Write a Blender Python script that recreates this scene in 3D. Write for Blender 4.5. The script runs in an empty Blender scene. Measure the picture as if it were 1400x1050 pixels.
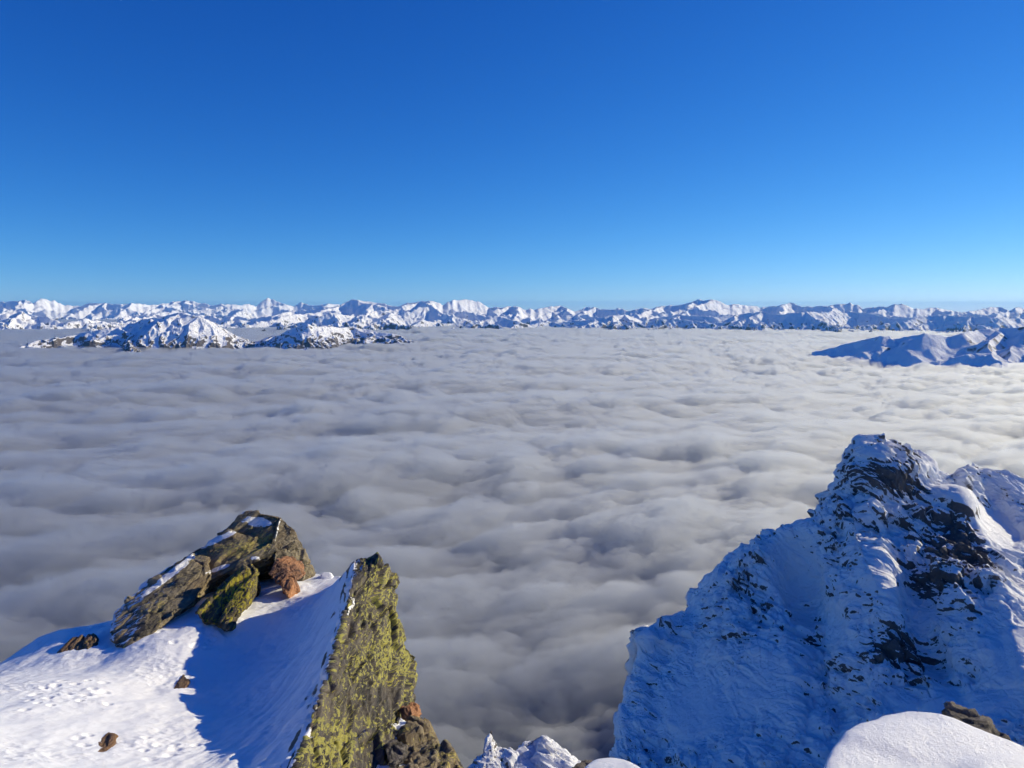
import bpy, bmesh, math
import numpy as np
from mathutils import Vector

S = bpy.context.scene
COL = S.collection
rng = np.random.default_rng(7)

# ------------------------------------------------------------------ camera
F = 1038.0
PITCH = math.radians(5.885)
H_SEA = 600.0
R_E = 6371000.0
cam_d = bpy.data.cameras.new("camera")
cam = bpy.data.objects.new("camera", cam_d)
COL.objects.link(cam)
cam_d.sensor_width = 36.0
cam_d.lens = 36.0 * F / 1400.0
cam_d.clip_start = 0.05
cam_d.clip_end = 400000.0
cam.rotation_euler = (math.radians(90) - PITCH, 0, 0)
S.camera = cam

def P(px, py, Y):
    """a sight line of the photograph followed to Y metres ahead"""
    u = (px - 700.0) / F
    v = -(py - 525.0) / F
    dy = math.cos(PITCH) + v * math.sin(PITCH)
    dz = -math.sin(PITCH) + v * math.cos(PITCH)
    return np.array([u / dy * Y, Y, dz / dy * Y])

def az_of(px, py=430):
    p = P(px, py, 1.0)
    return math.atan2(p[0], p[1])

def tan_el(px, py):
    p = P(px, py, 1.0)
    return p[2] / math.hypot(p[0], p[1])

# ------------------------------------------------------------------ noise
_perm = rng.permutation(256).astype(np.int32)
_perm = np.concatenate([_perm, _perm, _perm])
_g3 = rng.normal(size=(256, 3)); _g3 /= np.linalg.norm(_g3, axis=1)[:, None]
_g3 = _g3.astype(np.float32)
_a2 = rng.uniform(0, 2 * np.pi, 256)
_g2 = np.stack([np.cos(_a2), np.sin(_a2)], 1).astype(np.float32)

def n2(x, y):
    xi = np.floor(x); yi = np.floor(y)
    xf = (x - xi).astype(np.float32); yf = (y - yi).astype(np.float32)
    xi = xi.astype(np.int64) & 255; yi = yi.astype(np.int64) & 255
    u = xf * xf * xf * (xf * (xf * 6 - 15) + 10); v = yf * yf * yf * (yf * (yf * 6 - 15) + 10)
    def g(dx, dy):
        h = _perm[_perm[(xi + dx) & 255] + ((yi + dy) & 255)] & 255
        gg = _g2[h]
        return gg[..., 0] * (xf - dx) + gg[..., 1] * (yf - dy)
    a = g(0, 0); b = g(1, 0); c = g(0, 1); d = g(1, 1)
    x1 = a + u * (b - a); x2 = c + u * (d - c)
    return (x1 + v * (x2 - x1)) * 1.5

def n3(p):
    i = np.floor(p); f = (p - i).astype(np.float32); i = i.astype(np.int64) & 255
    w = f * f * f * (f * (f * 6 - 15) + 10)
    def g(dx, dy, dz):
        h = _perm[_perm[_perm[(i[:, 0] + dx) & 255] + ((i[:, 1] + dy) & 255)] + ((i[:, 2] + dz) & 255)] & 255
        gg = _g3[h]
        return gg[:, 0] * (f[:, 0] - dx) + gg[:, 1] * (f[:, 1] - dy) + gg[:, 2] * (f[:, 2] - dz)
    def lx(dy, dz):
        a = g(0, dy, dz); return a + w[:, 0] * (g(1, dy, dz) - a)
    def ly(dz):
        a = lx(0, dz); return a + w[:, 1] * (lx(1, dz) - a)
    a = ly(0)
    return (a + w[:, 2] * (ly(1) - a)) * 1.5

def fbm2(x, y, o=5, lac=2.03, g=0.5):
    s = 0; a = 1.0; t = 0
    for k in range(o):
        s = s + a * n2(x + 17.3 * k, y - 9.1 * k); t += a
        x = x * lac; y = y * lac; a *= g
    return s / t

def ridged2(x, y, o=6, lac=2.07, g=0.5):
    s = 0; a = 1.0; t = 0; w = 1.0
    for k in range(o):
        n = 1.0 - np.abs(n2(x + 31.7 * k, y + 11.9 * k)) * 1.6
        n = np.clip(n, 0, 1) ** 2 * w
        w = np.clip(n * 1.8, 0, 1)
        s = s + a * n; t += a
        x = x * lac; y = y * lac; a *= g
    return s / t

def fbm3(p, o=5, lac=2.03, g=0.5):
    s = 0; a = 1.0; t = 0
    for k in range(o):
        s = s + a * n3(p + 13.7 * k); t += a
        p = p * lac; a *= g
    return s / t

def cell3(p, jitter=0.9):
    """distance to nearest and second feature point plus the id of the nearest"""
    i = np.floor(p).astype(np.int64); n = len(p)
    d1 = np.full(n, 9.0); d2 = np.full(n, 9.0); idn = np.zeros(n, np.int64)
    for dx in (-1, 0, 1):
        for dy in (-1, 0, 1):
            for dz in (-1, 0, 1):
                c = i + np.array([dx, dy, dz]); m = c & 255
                h = _perm[_perm[_perm[m[:, 0]] + m[:, 1]] + m[:, 2]] & 255
                q = c + 0.5 + _g3[h] * 0.5 * jitter
                d = np.linalg.norm(q - p, axis=1)
                near = d < d1
                d2 = np.where(near, d1, np.minimum(d2, d))
                idn = np.where(near, h, idn); d1 = np.where(near, d, d1)
    return d1, d2, idn

def sstep(x, a, b):
    t = np.clip((x - a) / (b - a), 0, 1)
    return t * t * (3 - 2 * t)

def gsm(a, s):
    k = int(s * 3) + 1
    w = np.exp(-0.5 * (np.arange(-k, k + 1) / s) ** 2); w /= w.sum()
    return np.convolve(np.pad(a, k, mode='edge'), w, mode='valid')

# ------------------------------------------------------------------ mesh helpers
def tag(o, label=None, cat=None, group=None, kind=None):
    if label: o["label"] = label
    if cat: o["category"] = cat
    if group: o["group"] = group
    if kind: o["kind"] = kind
    return o

def mesh_obj(name, co, faces, mat, parent=None, smooth=True, attrs=None):
    me = bpy.data.meshes.new(name)
    co = np.ascontiguousarray(co, np.float32); faces = np.ascontiguousarray(faces, np.int32)
    me.vertices.add(len(co)); me.vertices.foreach_set("co", co.ravel())
    k = faces.shape[1]
    me.loops.add(faces.size); me.loops.foreach_set("vertex_index", faces.ravel())
    me.polygons.add(len(faces))
    me.polygons.foreach_set("loop_start", np.arange(0, faces.size, k, dtype=np.int32))
    me.update(calc_edges=True)
    if smooth: me.polygons.foreach_set("use_smooth", np.ones(len(faces), bool))
    for an, av in (attrs or {}).items():
        at = me.attributes.new(an, 'FLOAT', 'POINT'); at.data.foreach_set("value", np.ascontiguousarray(av, np.float32).ravel())
    me.materials.append(mat)
    o = bpy.data.objects.new(name, me); COL.objects.link(o)
    if parent: o.parent = parent
    return o

def grid_faces(n, m):
    """quads of an n x m vertex grid (row major), facing up when rows go away and columns go right"""
    a = (np.arange(n - 1)[:, None] * m + np.arange(m - 1)[None, :]).ravel()
    return np.stack([a, a + 1, a + m + 1, a + m], 1)

def grid_normals(G):
    du = np.gradient(G, axis=1); dv = np.gradient(G, axis=0)
    N = np.cross(du, dv); return N / (np.linalg.norm(N, axis=2, keepdims=True) + 1e-9)

# ------------------------------------------------------------------ material helpers
class NT:
    def __init__(self, name):
        self.m = bpy.data.materials.new(name); self.m.use_nodes = True
        self.t = self.m.node_tree; self.t.nodes.clear()
        self.out = self.n('ShaderNodeOutputMaterial')
    def n(self, typ, **kw):
        nd = self.t.nodes.new(typ)
        for k, v in kw.items():
            if k.startswith('i_'):
                key = k[2:]; key = int(key) if key.isdigit() else key.replace('_', ' ')
                self.set(nd.inputs[key], v)
            else: setattr(nd, k, v)
        return nd
    def set(self, sock, v):
        if isinstance(v, bpy.types.NodeSocket): self.t.links.new(v, sock)
        elif isinstance(v, (tuple, list)) and len(v) == 3 and sock.type == 'RGBA': sock.default_value = (*v, 1)
        else: sock.default_value = v
    def math(self, op, a, b=0.0, c=0.0, clamp=False):
        nd = self.n('ShaderNodeMath', operation=op, use_clamp=clamp)
        for i, v in enumerate((a, b, c)): self.set(nd.inputs[i], v)
        return nd.outputs[0]
    def ramp(self, x, a, b, lo=0.0, hi=1.0, smooth=True):
        nd = self.n('ShaderNodeMapRange', interpolation_type='SMOOTHSTEP' if smooth else 'LINEAR')
        for i, v in enumerate((x, a, b, lo, hi)): self.set(nd.inputs[i], v)
        return nd.outputs[0]
    def mix(self, f, a, b):
        nd = self.n('ShaderNodeMix', data_type='RGBA')
        self.set(nd.inputs[0], f); self.set(nd.inputs[6], a); self.set(nd.inputs[7], b)
        return nd.outputs[2]
    def noise(self, vec, scale, detail=4, rough=0.55, dist=0.0):
        nd = self.n('ShaderNodeTexNoise'); self.set(nd.inputs['Vector'], vec)
        nd.inputs['Scale'].default_value = scale; nd.inputs['Detail'].default_value = detail
        nd.inputs['Roughness'].default_value = rough; nd.inputs['Distortion'].default_value = dist
        return nd.outputs[0]
    def voro(self, vec, scale, feature='F1', rnd=1.0, out=0):
        nd = self.n('ShaderNodeTexVoronoi', feature=feature); self.set(nd.inputs['Vector'], vec)
        nd.inputs['Scale'].default_value = scale; nd.inputs['Randomness'].default_value = rnd
        return nd.outputs[out]
    def mapping(self, vec, rot=(0, 0, 0), scale=(1, 1, 1)):
        nd = self.n('ShaderNodeMapping', vector_type='POINT'); self.set(nd.inputs[0], vec)
        nd.inputs['Rotation'].default_value = rot; nd.inputs['Scale'].default_value = scale
        return nd.outputs[0]
    def bump(self, h, strength, dist, normal=None):
        nd = self.n('ShaderNodeBump'); nd.inputs['Strength'].default_value = strength
        nd.inputs['Distance'].default_value = dist; self.set(nd.inputs['Height'], h)
        if normal is not None: self.set(nd.inputs['Normal'], normal)
        return nd.outputs[0]
    def attr(self, name):
        return self.n('ShaderNodeAttribute', attribute_name=name).outputs['Fac']
    def geo(self): return self.n('ShaderNodeNewGeometry')
    def pos(self): return self.n('ShaderNodeNewGeometry').outputs['Position']
    def principled(self, color, rough, normal=None, spec=0.3, **kw):
        nd = self.n('ShaderNodeBsdfPrincipled'); self.set(nd.inputs['Base Color'], color)
        self.set(nd.inputs['Roughness'], rough); self.set(nd.inputs['Specular IOR Level'], spec)
        if normal is not None: self.set(nd.inputs['Normal'], normal)
        for k, v in kw.items(): self.set(nd.inputs[k.replace('_', ' ')], v)
        self.t.links.new(nd.outputs[0], self.out.inputs[0])
        return nd

SNOW = (0.91, 0.915, 0.925)

def mat_far_mountain(name, rock_lo, rock_hi, scale, rock=(0.055, 0.05, 0.05), bumpd=30.0):
    """snow with dark rock showing where it is steep; attribute rock = 0..1 from the relief"""
    m = NT(name); pos = m.pos()
    r = m.attr('rock'); nz = m.noise(pos, scale, 5, 0.6)
    f = m.ramp(m.math('ADD', r, m.math('MULTIPLY', m.math('SUBTRACT', nz, 0.5), 0.9)), rock_lo, rock_hi)
    rc = m.mix(m.noise(pos, scale * 0.4, 3), rock, tuple(min(1, c * 2.1) for c in rock))
    b = m.bump(m.noise(pos, scale * 1.3, 6, 0.65), 1.0, bumpd)
    m.principled(m.mix(f, SNOW, rc), 0.7, b, 0.1)
    return m.m

def mat_cloud():
    m = NT('cloud'); v = m.n('ShaderNodeVolumeScatter'); ab = m.n('ShaderNodeVolumeAbsorption'); ad = m.n('ShaderNodeAddShader')
    v.inputs['Color'].default_value = (1, 1, 1, 1); v.inputs['Density'].default_value = CLOUD_D * 0.84; v.inputs['Anisotropy'].default_value = 0.55
    ab.inputs['Color'].default_value = (0.0, 0.16, 0.32, 1); ab.inputs['Density'].default_value = CLOUD_D * 0.16
    m.t.links.new(v.outputs[0], ad.inputs[0]); m.t.links.new(ab.outputs[0], ad.inputs[1])
    m.t.links.new(ad.outputs[0], m.out.inputs['Volume'])
    c = NT('cloud_shade_sheet'); c.principled((0.13, 0.145, 0.17), 1.0, None, 0.0)  # dark colour stands in for shade in the cloud hollows
    return m.m, c.m
CLOUD_D = 0.014

# ------------------------------------------------------------------ sea of clouds
def build_clouds():
    azc = np.radians(np.concatenate([np.linspace(-180, -47, 70, endpoint=False), np.linspace(-47, 47, 1300), np.linspace(47, 180, 71)[1:]]))
    # rings: equal steps in apparent height
    el = np.linspace(math.atan(H_SEA / 560.0), math.atan(H_SEA / 13000.0), 760)
    rr = H_SEA / np.tan(el)
    r2 = np.geomspace(13000, 96000, 330)[1:]
    r0 = np.linspace(30, 560, 12, endpoint=False)
    rr = np.concatenate([r0, rr, r2])
    A, R = np.meshgrid(azc, rr)
    X = R * np.sin(A); Y = R * np.cos(A)
    # wind-stretched coordinates
    th = math.radians(20)
    U = X * math.cos(th) + Y * math.sin(th); V = -X * math.sin(th) + Y * math.cos(th)
    wx = 120 * n2(U / 700, V / 600); wy = 120 * n2(U / 700 + 50, V / 600 + 9)
    U2 = U + wx; V2 = V + wy
    def billow(u, v): return np.sqrt(n2(u, v) ** 2 + 0.012)
    amp = 1.0
    h = 85 * fbm2(U / 3200, V / 1100, 4)
    h -= 95 * np.exp(-(((X - 110) / 330) ** 2 + ((Y - 980) / 300) ** 2))  # dip added to darken this spot: cloud thins over the dark sheet
    tex = fbm2(U / 260 + 3, V / 130, 6, g=0.58)
    act = 0.55 + 0.75 * sstep(fbm2(U / 1800 + 9, V / 900, 3), -0.35, 0.4)        # lively and quiet stretches
    h += 66 * act * (billow(U2 / 760, V2 / 330) - 0.3)
    h += 40 * act * (billow((U2 + 90 * tex) / 290 + 5, (V2 + 80 * tex) / 150 + 3) - 0.3)
    h += 27 * act * (billow((U2 + 60 * tex) / 125, (V2 + 50 * tex + 40 * n2(U / 160, V / 110)) / 80 + 7) - 0.3) * sstep(-R, -14000, -6000)
    h += 46 * tex
    h += 14 * (billow((U2 + 26 * tex) / 56 + 1, (V2 + 20 * tex) / 42 + 7) - 0.3) * sstep(-R, -6000, -2000)
    h += 10 * fbm2(U2 / 34 + 1, V2 / 26 + 7, 3, g=0.6) * sstep(-R, -4500, -1400)
    Z = -H_SEA + h - R * R / (2 * R_E)
    G = np.stack([X, Y, Z], 2)
    mv, mc = mat_cloud()
    o = mesh_obj('cloud_sea', G.reshape(-1, 3), grid_faces(*X.shape), mv)
    tag(o, 'soft grey white sea of clouds filling the valley up to the ranges', 'clouds', kind='structure')
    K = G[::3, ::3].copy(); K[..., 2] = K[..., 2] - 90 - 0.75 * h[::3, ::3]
    mesh_obj('cloud_shade_sheet', K.reshape(-1, 3), grid_faces(*K.shape[:2]), mc, parent=o)  # added opaque sheet, showing dark where the cloud above is thin
build_clouds()

# ------------------------------------------------------------------ distant ranges
def mrange(name, label, sky, rc, rn, rf, mat, seed, base_px=1.0, cols=900, rows=220, spur=1.0, nsc=3200., smooth_px=3.0, shear=0.25, power=1.0, base=350., lowrock=0.15, slope=0.66, rough=170., jag_amt=0.75):
    px = np.array([p[0] for p in sky], float); py = np.array([p[1] for p in sky], float)
    X0, X1 = px[0], px[-1]
    pxs = np.linspace(X0, X1, cols)
    az = np.array([az_of(q) for q in pxs])
    te = np.array([tan_el(a, b) for a, b in zip(pxs, np.interp(pxs, px, py))])
    jag = 1.5 * (1 - 2.6 * np.abs(n2(pxs / 17.0 + seed, pxs * 0 + 1.7))) + 0.9 * (1 - 2.6 * np.abs(n2(pxs / 6.5 + seed, pxs * 0 + 5.7)))
    te = te + jag_amt * (jag - 0.4) / F
    r = np.linspace(rn, rf, rows)
    A, R = np.meshgrid(az, r)
    X = R * np.sin(A); Y = R * np.cos(A)
    crest = rc * (1 + 0.03 * np.sin(pxs / 47.0 + seed) + 0.025 * np.sin(pxs / 21. + 2 * seed))[None, :]
    w = np.where(R < crest, (crest - R) / (crest - rn), (R - crest) / (rf - crest))
    env = np.clip(1 - w, 0, 1) ** power
    Hc = H_SEA + R * R / (2 * R_E)
    B = base
    # the crest line and the spurs that run down from it, each with planar flanks
    q = np.random.default_rng(int(seed * 100))
    cx, cy = crest[0] * np.sin(az), crest[0] * np.cos(az)
    ch = te * crest[0] + H_SEA + B + crest[0] ** 2 / (2 * R_E)
    dist = np.concatenate([[0], np.cumsum(np.hypot(np.diff(cx), np.diff(cy)))])
    segs = []
    m = max(4, int(dist[-1] / (0.16 * nsc)))
    ks = np.interp(np.linspace(0, dist[-1], m), dist, np.arange(cols)).astype(int)
    for a, b in zip(ks[:-1], ks[1:]): segs.append((cx[a], cy[a], ch[a], cx[b], cy[b], ch[b]))
    t = 0.3 * nsc
    def run(x, y, h, ang, L, drop, depth):
        n = 3
        for k in range(n):
            a2 = ang + q.normal(0, 0.22); x2 = x + L / n * math.sin(a2); y2 = y + L / n * math.cos(a2); h2 = h - drop / n * q.uniform(0.55, 1.45)
            segs.append((x, y, h, x2, y2, h2))
            if depth > 0:
                for sgn in (-1, 1):
                    if q.random() < 0.75: run(x2, y2, h2, a2 + sgn * q.uniform(0.7, 1.15), L * q.uniform(0.22, 0.4), drop * q.uniform(0.25, 0.42), depth - 1)
            x, y, h, ang = x2, y2, h2, a2
    while t < dist[-1]:
        k = int(np.interp(t, dist, np.arange(cols)))
        # start at the nearest high point of the crest
        lo, hi = max(0, k - int(0.2 * nsc / dist[-1] * cols)), min(cols, k + int(0.2 * nsc / dist[-1] * cols) + 1)
        k = lo + int(np.argmax(ch[lo:hi] + 30 * q.random(hi - lo)))
        back = math.atan2(-cx[k], -cy[k])
        L = (crest[0, k] - rn) * q.uniform(0.6, 1.0)
        run(cx[k], cy[k], ch[k] * 0.985, back + q.uniform(-0.45, 0.45) + shear * 0.5, L, ch[k] * q.uniform(0.55, 0.9), 1)
        if q.random() < 0.4: run(cx[k], cy[k], ch[k] * 0.98, back + math.pi + q.uniform(-0.5, 0.5), L * 0.6, ch[k] * 0.8, 0)
        t += nsc * q.uniform(0.38, 0.75)
    wu = 0.10 * nsc * fbm2(X / (0.5 * nsc) + seed, Y / (0.5 * nsc), 4); wv = 0.10 * nsc * fbm2(X / (0.5 * nsc) + seed + 40, Y / (0.5 * nsc), 4)
    Xw = (X + wu).astype(np.float32); Yw = (Y + wv).astype(np.float32)
    hh = np.full(X.shape, -1e4, np.float32)
    for (x1, y1, h1, x2, y2, h2) in segs:
        reach = max(h1, h2) / slope
        a1 = math.atan2(min(x1, x2) - reach, max(1.0, min(y1, y2))); a2 = math.atan2(max(x1, x2) + reach, max(1.0, min(y1, y2)))
        c0 = np.searchsorted(az, min(a1, math.atan2(min(x1, x2) - reach, max(y1, y2)))); c1 = np.searchsorted(az, max(a2, math.atan2(max(x1, x2) + reach, max(y1, y2))))
        if c1 <= c0: continue
        xs, ys = Xw[:, c0:c1], Yw[:, c0:c1]
        dx, dy = x2 - x1, y2 - y1; L2 = dx * dx + dy * dy + 1e-6
        tt = np.clip(((xs - x1) * dx + (ys - y1) * dy) / L2, 0, 1)
        dd = np.hypot(xs - x1 - tt * dx, ys - y1 - tt * dy)
        hs_ = h1 + (h2 - h1) * tt - slope * dd * (1.12 - 0.25 * np.clip(dd / nsc, 0, 0.6))
        np.maximum(hh[:, c0:c1], hs_, out=hh[:, c0:c1])
    hh = hh.astype(float)
    U = X + shear * Y
    hh += rough * (ridged2(U / (0.17 * nsc) + seed, Y / (0.26 * nsc), 6, g=0.55) - 0.35) * np.clip(1.2 - env, 0.25, 1)
    hh = np.maximum(hh, -60)
    for it in range(5):
        ang = (hh - Hc - B) / R
        k = ang.argmax(0); top = ang.max(0); hit = R[k, np.arange(cols)]
        Hk = Hc[k, np.arange(cols)]; need = (te * hit + Hk + B) / np.maximum(top * hit + Hk + B, 30)
        need = gsm(np.clip(need, 0.7, 1.4), max(1.0, smooth_px * cols / (X1 - X0)))
        hh = hh * need[None, :]
    Z = -Hc - B + hh
    G = np.stack([X, Y, Z], 2)
    N = grid_normals(G); N[N[..., 2] < 0] *= -1
    steep = 1 - N[..., 2]
    vis = (Z > -Hc).ravel()
    srt = np.sort(steep.ravel()[vis]); rank = np.searchsorted(srt, steep) / len(srt)
    low = sstep(-(Z + Hc), -230, -20)
    rock = 0.8 * rank + lowrock * low
    o = mesh_obj(name, G.reshape(-1, 3), grid_faces(*X.shape), mat, attrs={'rock': rock.ravel()})
    tag(o, label, 'mountains', kind='structure')
    return o

M_FAR = mat_far_mountain('snow_far', 0.80, 0.95, 1 / 300., bumpd=30)
M_MID = mat_far_mountain('snow_mid', 0.72, 0.88, 1 / 200., bumpd=25)
M_ROCKY = mat_far_mountain('snow_rocky', 0.70, 0.82, 1 / 150., rock=(0.075, 0.065, 0.06), bumpd=22)

mrange('mountain_range', 'farthest jagged snow peaks on the horizon beyond the narrow cloud strip', [(-160, 418), (-80, 414), (0, 413), (18, 413), (35, 410), (46, 415), (60, 408), (76, 412), (90, 418), (110, 419), (132, 414), (160, 416), (182, 415), (205, 418), (225, 416), (240, 413), (256, 410), (275, 415), (292, 416), (318, 417), (340, 416), (350, 419), (367, 408), (390, 416), (402, 420), (412, 414), (430, 419), (452, 415), (480, 419), (560, 425)],
       54000, 44000, 62000, M_FAR, 1.3, nsc=3600, base=450, rows=180, cols=1100, smooth_px=2)
mrange('mountain_range', 'wide snow range closing the horizon above the middle and right of the cloud sea', [(370, 433), (400, 425), (430, 423), (445, 418), (460, 420), (483, 410), (492, 411), (500, 412), (520, 415), (545, 419), (556, 415), (575, 413), (587, 411), (605, 417), (620, 411), (635, 410), (655, 413), (668, 420), (685, 421), (705, 418), (715, 423), (735, 423), (763, 418), (785, 425), (805, 420), (835, 423), (845, 421), (860, 426), (875, 421), (890, 423), (905, 418), (925, 418), (940, 413), (953, 410), (962, 411), (978, 410), (990, 416), (1010, 416), (1020, 418), (1040, 421), (1060, 418), (1080, 414), (1100, 420), (1130, 418), (1150, 416), (1163, 415), (1180, 421), (1200, 420), (1220, 417), (1235, 416), (1250, 423), (1280, 421), (1310, 427), (1330, 426), (1350, 421), (1368, 420), (1380, 424), (1392, 420), (1410, 425), (1450, 419), (1520, 424), (1580, 420)],
       31000, 21500, 38000, M_FAR, 4.1, nsc=2900, base=480, rows=260, cols=2200, smooth_px=2)
mrange('mountain_range', 'lower front spurs of the wide snow range standing at the edge of the cloud sea', [(380, 446), (420, 440), (450, 428), (490, 432), (520, 424), (560, 436), (600, 441), (640, 445), (680, 432), (720, 443), (760, 440), (800, 438), (835, 432), (853, 430), (880, 438), (930, 430), (980, 434), (1040, 426), (1060, 430), (1100, 427), (1180, 427), (1220, 436), (1290, 431), (1350, 434), (1420, 437), (1500, 432), (1570, 436)],
       23500, 19800, 27500, M_MID, 7.7, nsc=1900, rows=200, cols=1900, smooth_px=6)
mrange('mountain_range', 'middle snow massif behind the dark rocky ridge, between two strips of cloud', [(-140, 428), (-60, 432), (0, 431), (28, 425), (46, 434), (60, 432), (85, 442), (98, 440), (115, 436), (135, 439), (158, 441), (172, 433), (200, 431), (225, 432), (248, 427), (265, 430), (300, 434), (325, 433), (340, 437), (365, 433), (400, 431), (430, 428), (455, 425), (480, 435), (520, 446)],
       26500, 20800, 31000, M_MID, 2.9, nsc=2300, rows=200, cols=1200, smooth_px=3)
mrange('rocky_ridge', 'dark rocky ridge with snow gullies rising from the clouds, highest in its middle', [(10, 476), (30, 471), (60, 464), (95, 459), (125, 453), (150, 449), (172, 444), (195, 437), (215, 434), (232, 431), (246, 428), (262, 430), (280, 436), (300, 447), (320, 458), (345, 468), (362, 477)],
       13400, 11300, 15300, M_ROCKY, 5.5, nsc=1000, rows=260, cols=900, smooth_px=4, base=200, slope=0.62, rough=60., lowrock=0.35)
mrange('rocky_ridge', 'smaller dark rocky ridge with a long smooth shaded shoulder on one side', [(300, 478), (340, 469), (365, 462), (390, 454), (408, 446), (418, 443), (430, 446), (445, 448), (468, 447), (485, 448), (505, 452), (525, 456), (540, 457), (552, 462), (570, 469)],
       12900, 11200, 14600, M_ROCKY, 8.2, nsc=1000, rows=220, cols=720, smooth_px=4, base=200, slope=0.62, rough=60., lowrock=0.35)
mrange('mountain_range', 'blue shaded snow hills rising from the clouds before the far range, above the steep snowy face', [(1112, 482), (1135, 477), (1155, 471), (1178, 466), (1205, 459), (1228, 463), (1268, 456), (1300, 461), (1326, 453), (1350, 450), (1400, 447), (1460, 444), (1540, 447), (1600, 455)],
       10200, 8300, 12800, M_MID, 3.3, nsc=2400, rows=300, cols=900, smooth_px=6, base=180, slope=0.55, rough=42., jag_amt=0.6, lowrock=0.0)

# ------------------------------------------------------------------ steep snow plastered face across the gap
def cubic_rows(C, t):
    """natural-looking cubic (Catmull-Rom) interpolation of rows C[k, ...] at parameters t (0..K-1)"""
    K = len(C); k = np.clip(np.floor(t).astype(int), 0, K - 2); f = (t - k).reshape((-1,) + (1,) * (C.ndim - 1))
    p0 = C[np.clip(k - 1, 0, K - 1)]; p1 = C[k]; p2 = C[k + 1]; p3 = C[np.clip(k + 2, 0, K - 1)]
    return 0.5 * ((2 * p1) + (p2 - p0) * f + (2 * p0 - 5 * p1 + 4 * p2 - p3) * f * f + (3 * p1 - p0 - 3 * p2 + p3) * f ** 3)

def project(G):
    """where points of the place are seen in the photograph"""
    x, y, z = G[..., 0], G[..., 1], G[..., 2]
    fwd = y * math.cos(PITCH) - z * math.sin(PITCH); up = y * math.sin(PITCH) + z * math.cos(PITCH)
    return 700 + F * x / fwd, 525 - F * up / fwd

def ell(px, py, cx, cy, rx, ry, ang=0.0):
    a = math.radians(ang); dx = px - cx; dy = py - cy
    u = (dx * math.cos(a) + dy * math.sin(a)) / rx; v = (-dx * math.sin(a) + dy * math.cos(a)) / ry
    return np.exp(-(u * u + v * v) ** 1.5)

def mat_face():
    m = NT('plastered_face'); pos = m.pos(); r = m.attr('rock')
    n1 = m.noise(pos, 2.2, 6, 0.7); n2_ = m.noise(m.mapping(pos, (0.5, 0.3, 0.6), (1, 3.0, 1)), 1.1, 5, 0.7)
    f = m.ramp(m.math('ADD', r, m.math('MULTIPLY', m.math('ADD', m.math('SUBTRACT', n1, 0.5), m.math('SUBTRACT', n2_, 0.5)), 0.5)), 0.52, 0.60)
    rc = m.mix(m.noise(pos, 1.5, 4), (0.06, 0.06, 0.068), (0.20, 0.18, 0.165))
    b = m.bump(m.math('ADD', m.noise(pos, 1.2, 8, 0.7), m.math('MULTIPLY', f, -0.15)), 0.8, 0.5)
    b = m.bump(m.noise(pos, 7, 4, 0.6), 0.6, 0.12, b)
    m.principled(m.mix(f, SNOW, rc), 0.65, b, 0.15)
    return m.m

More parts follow.
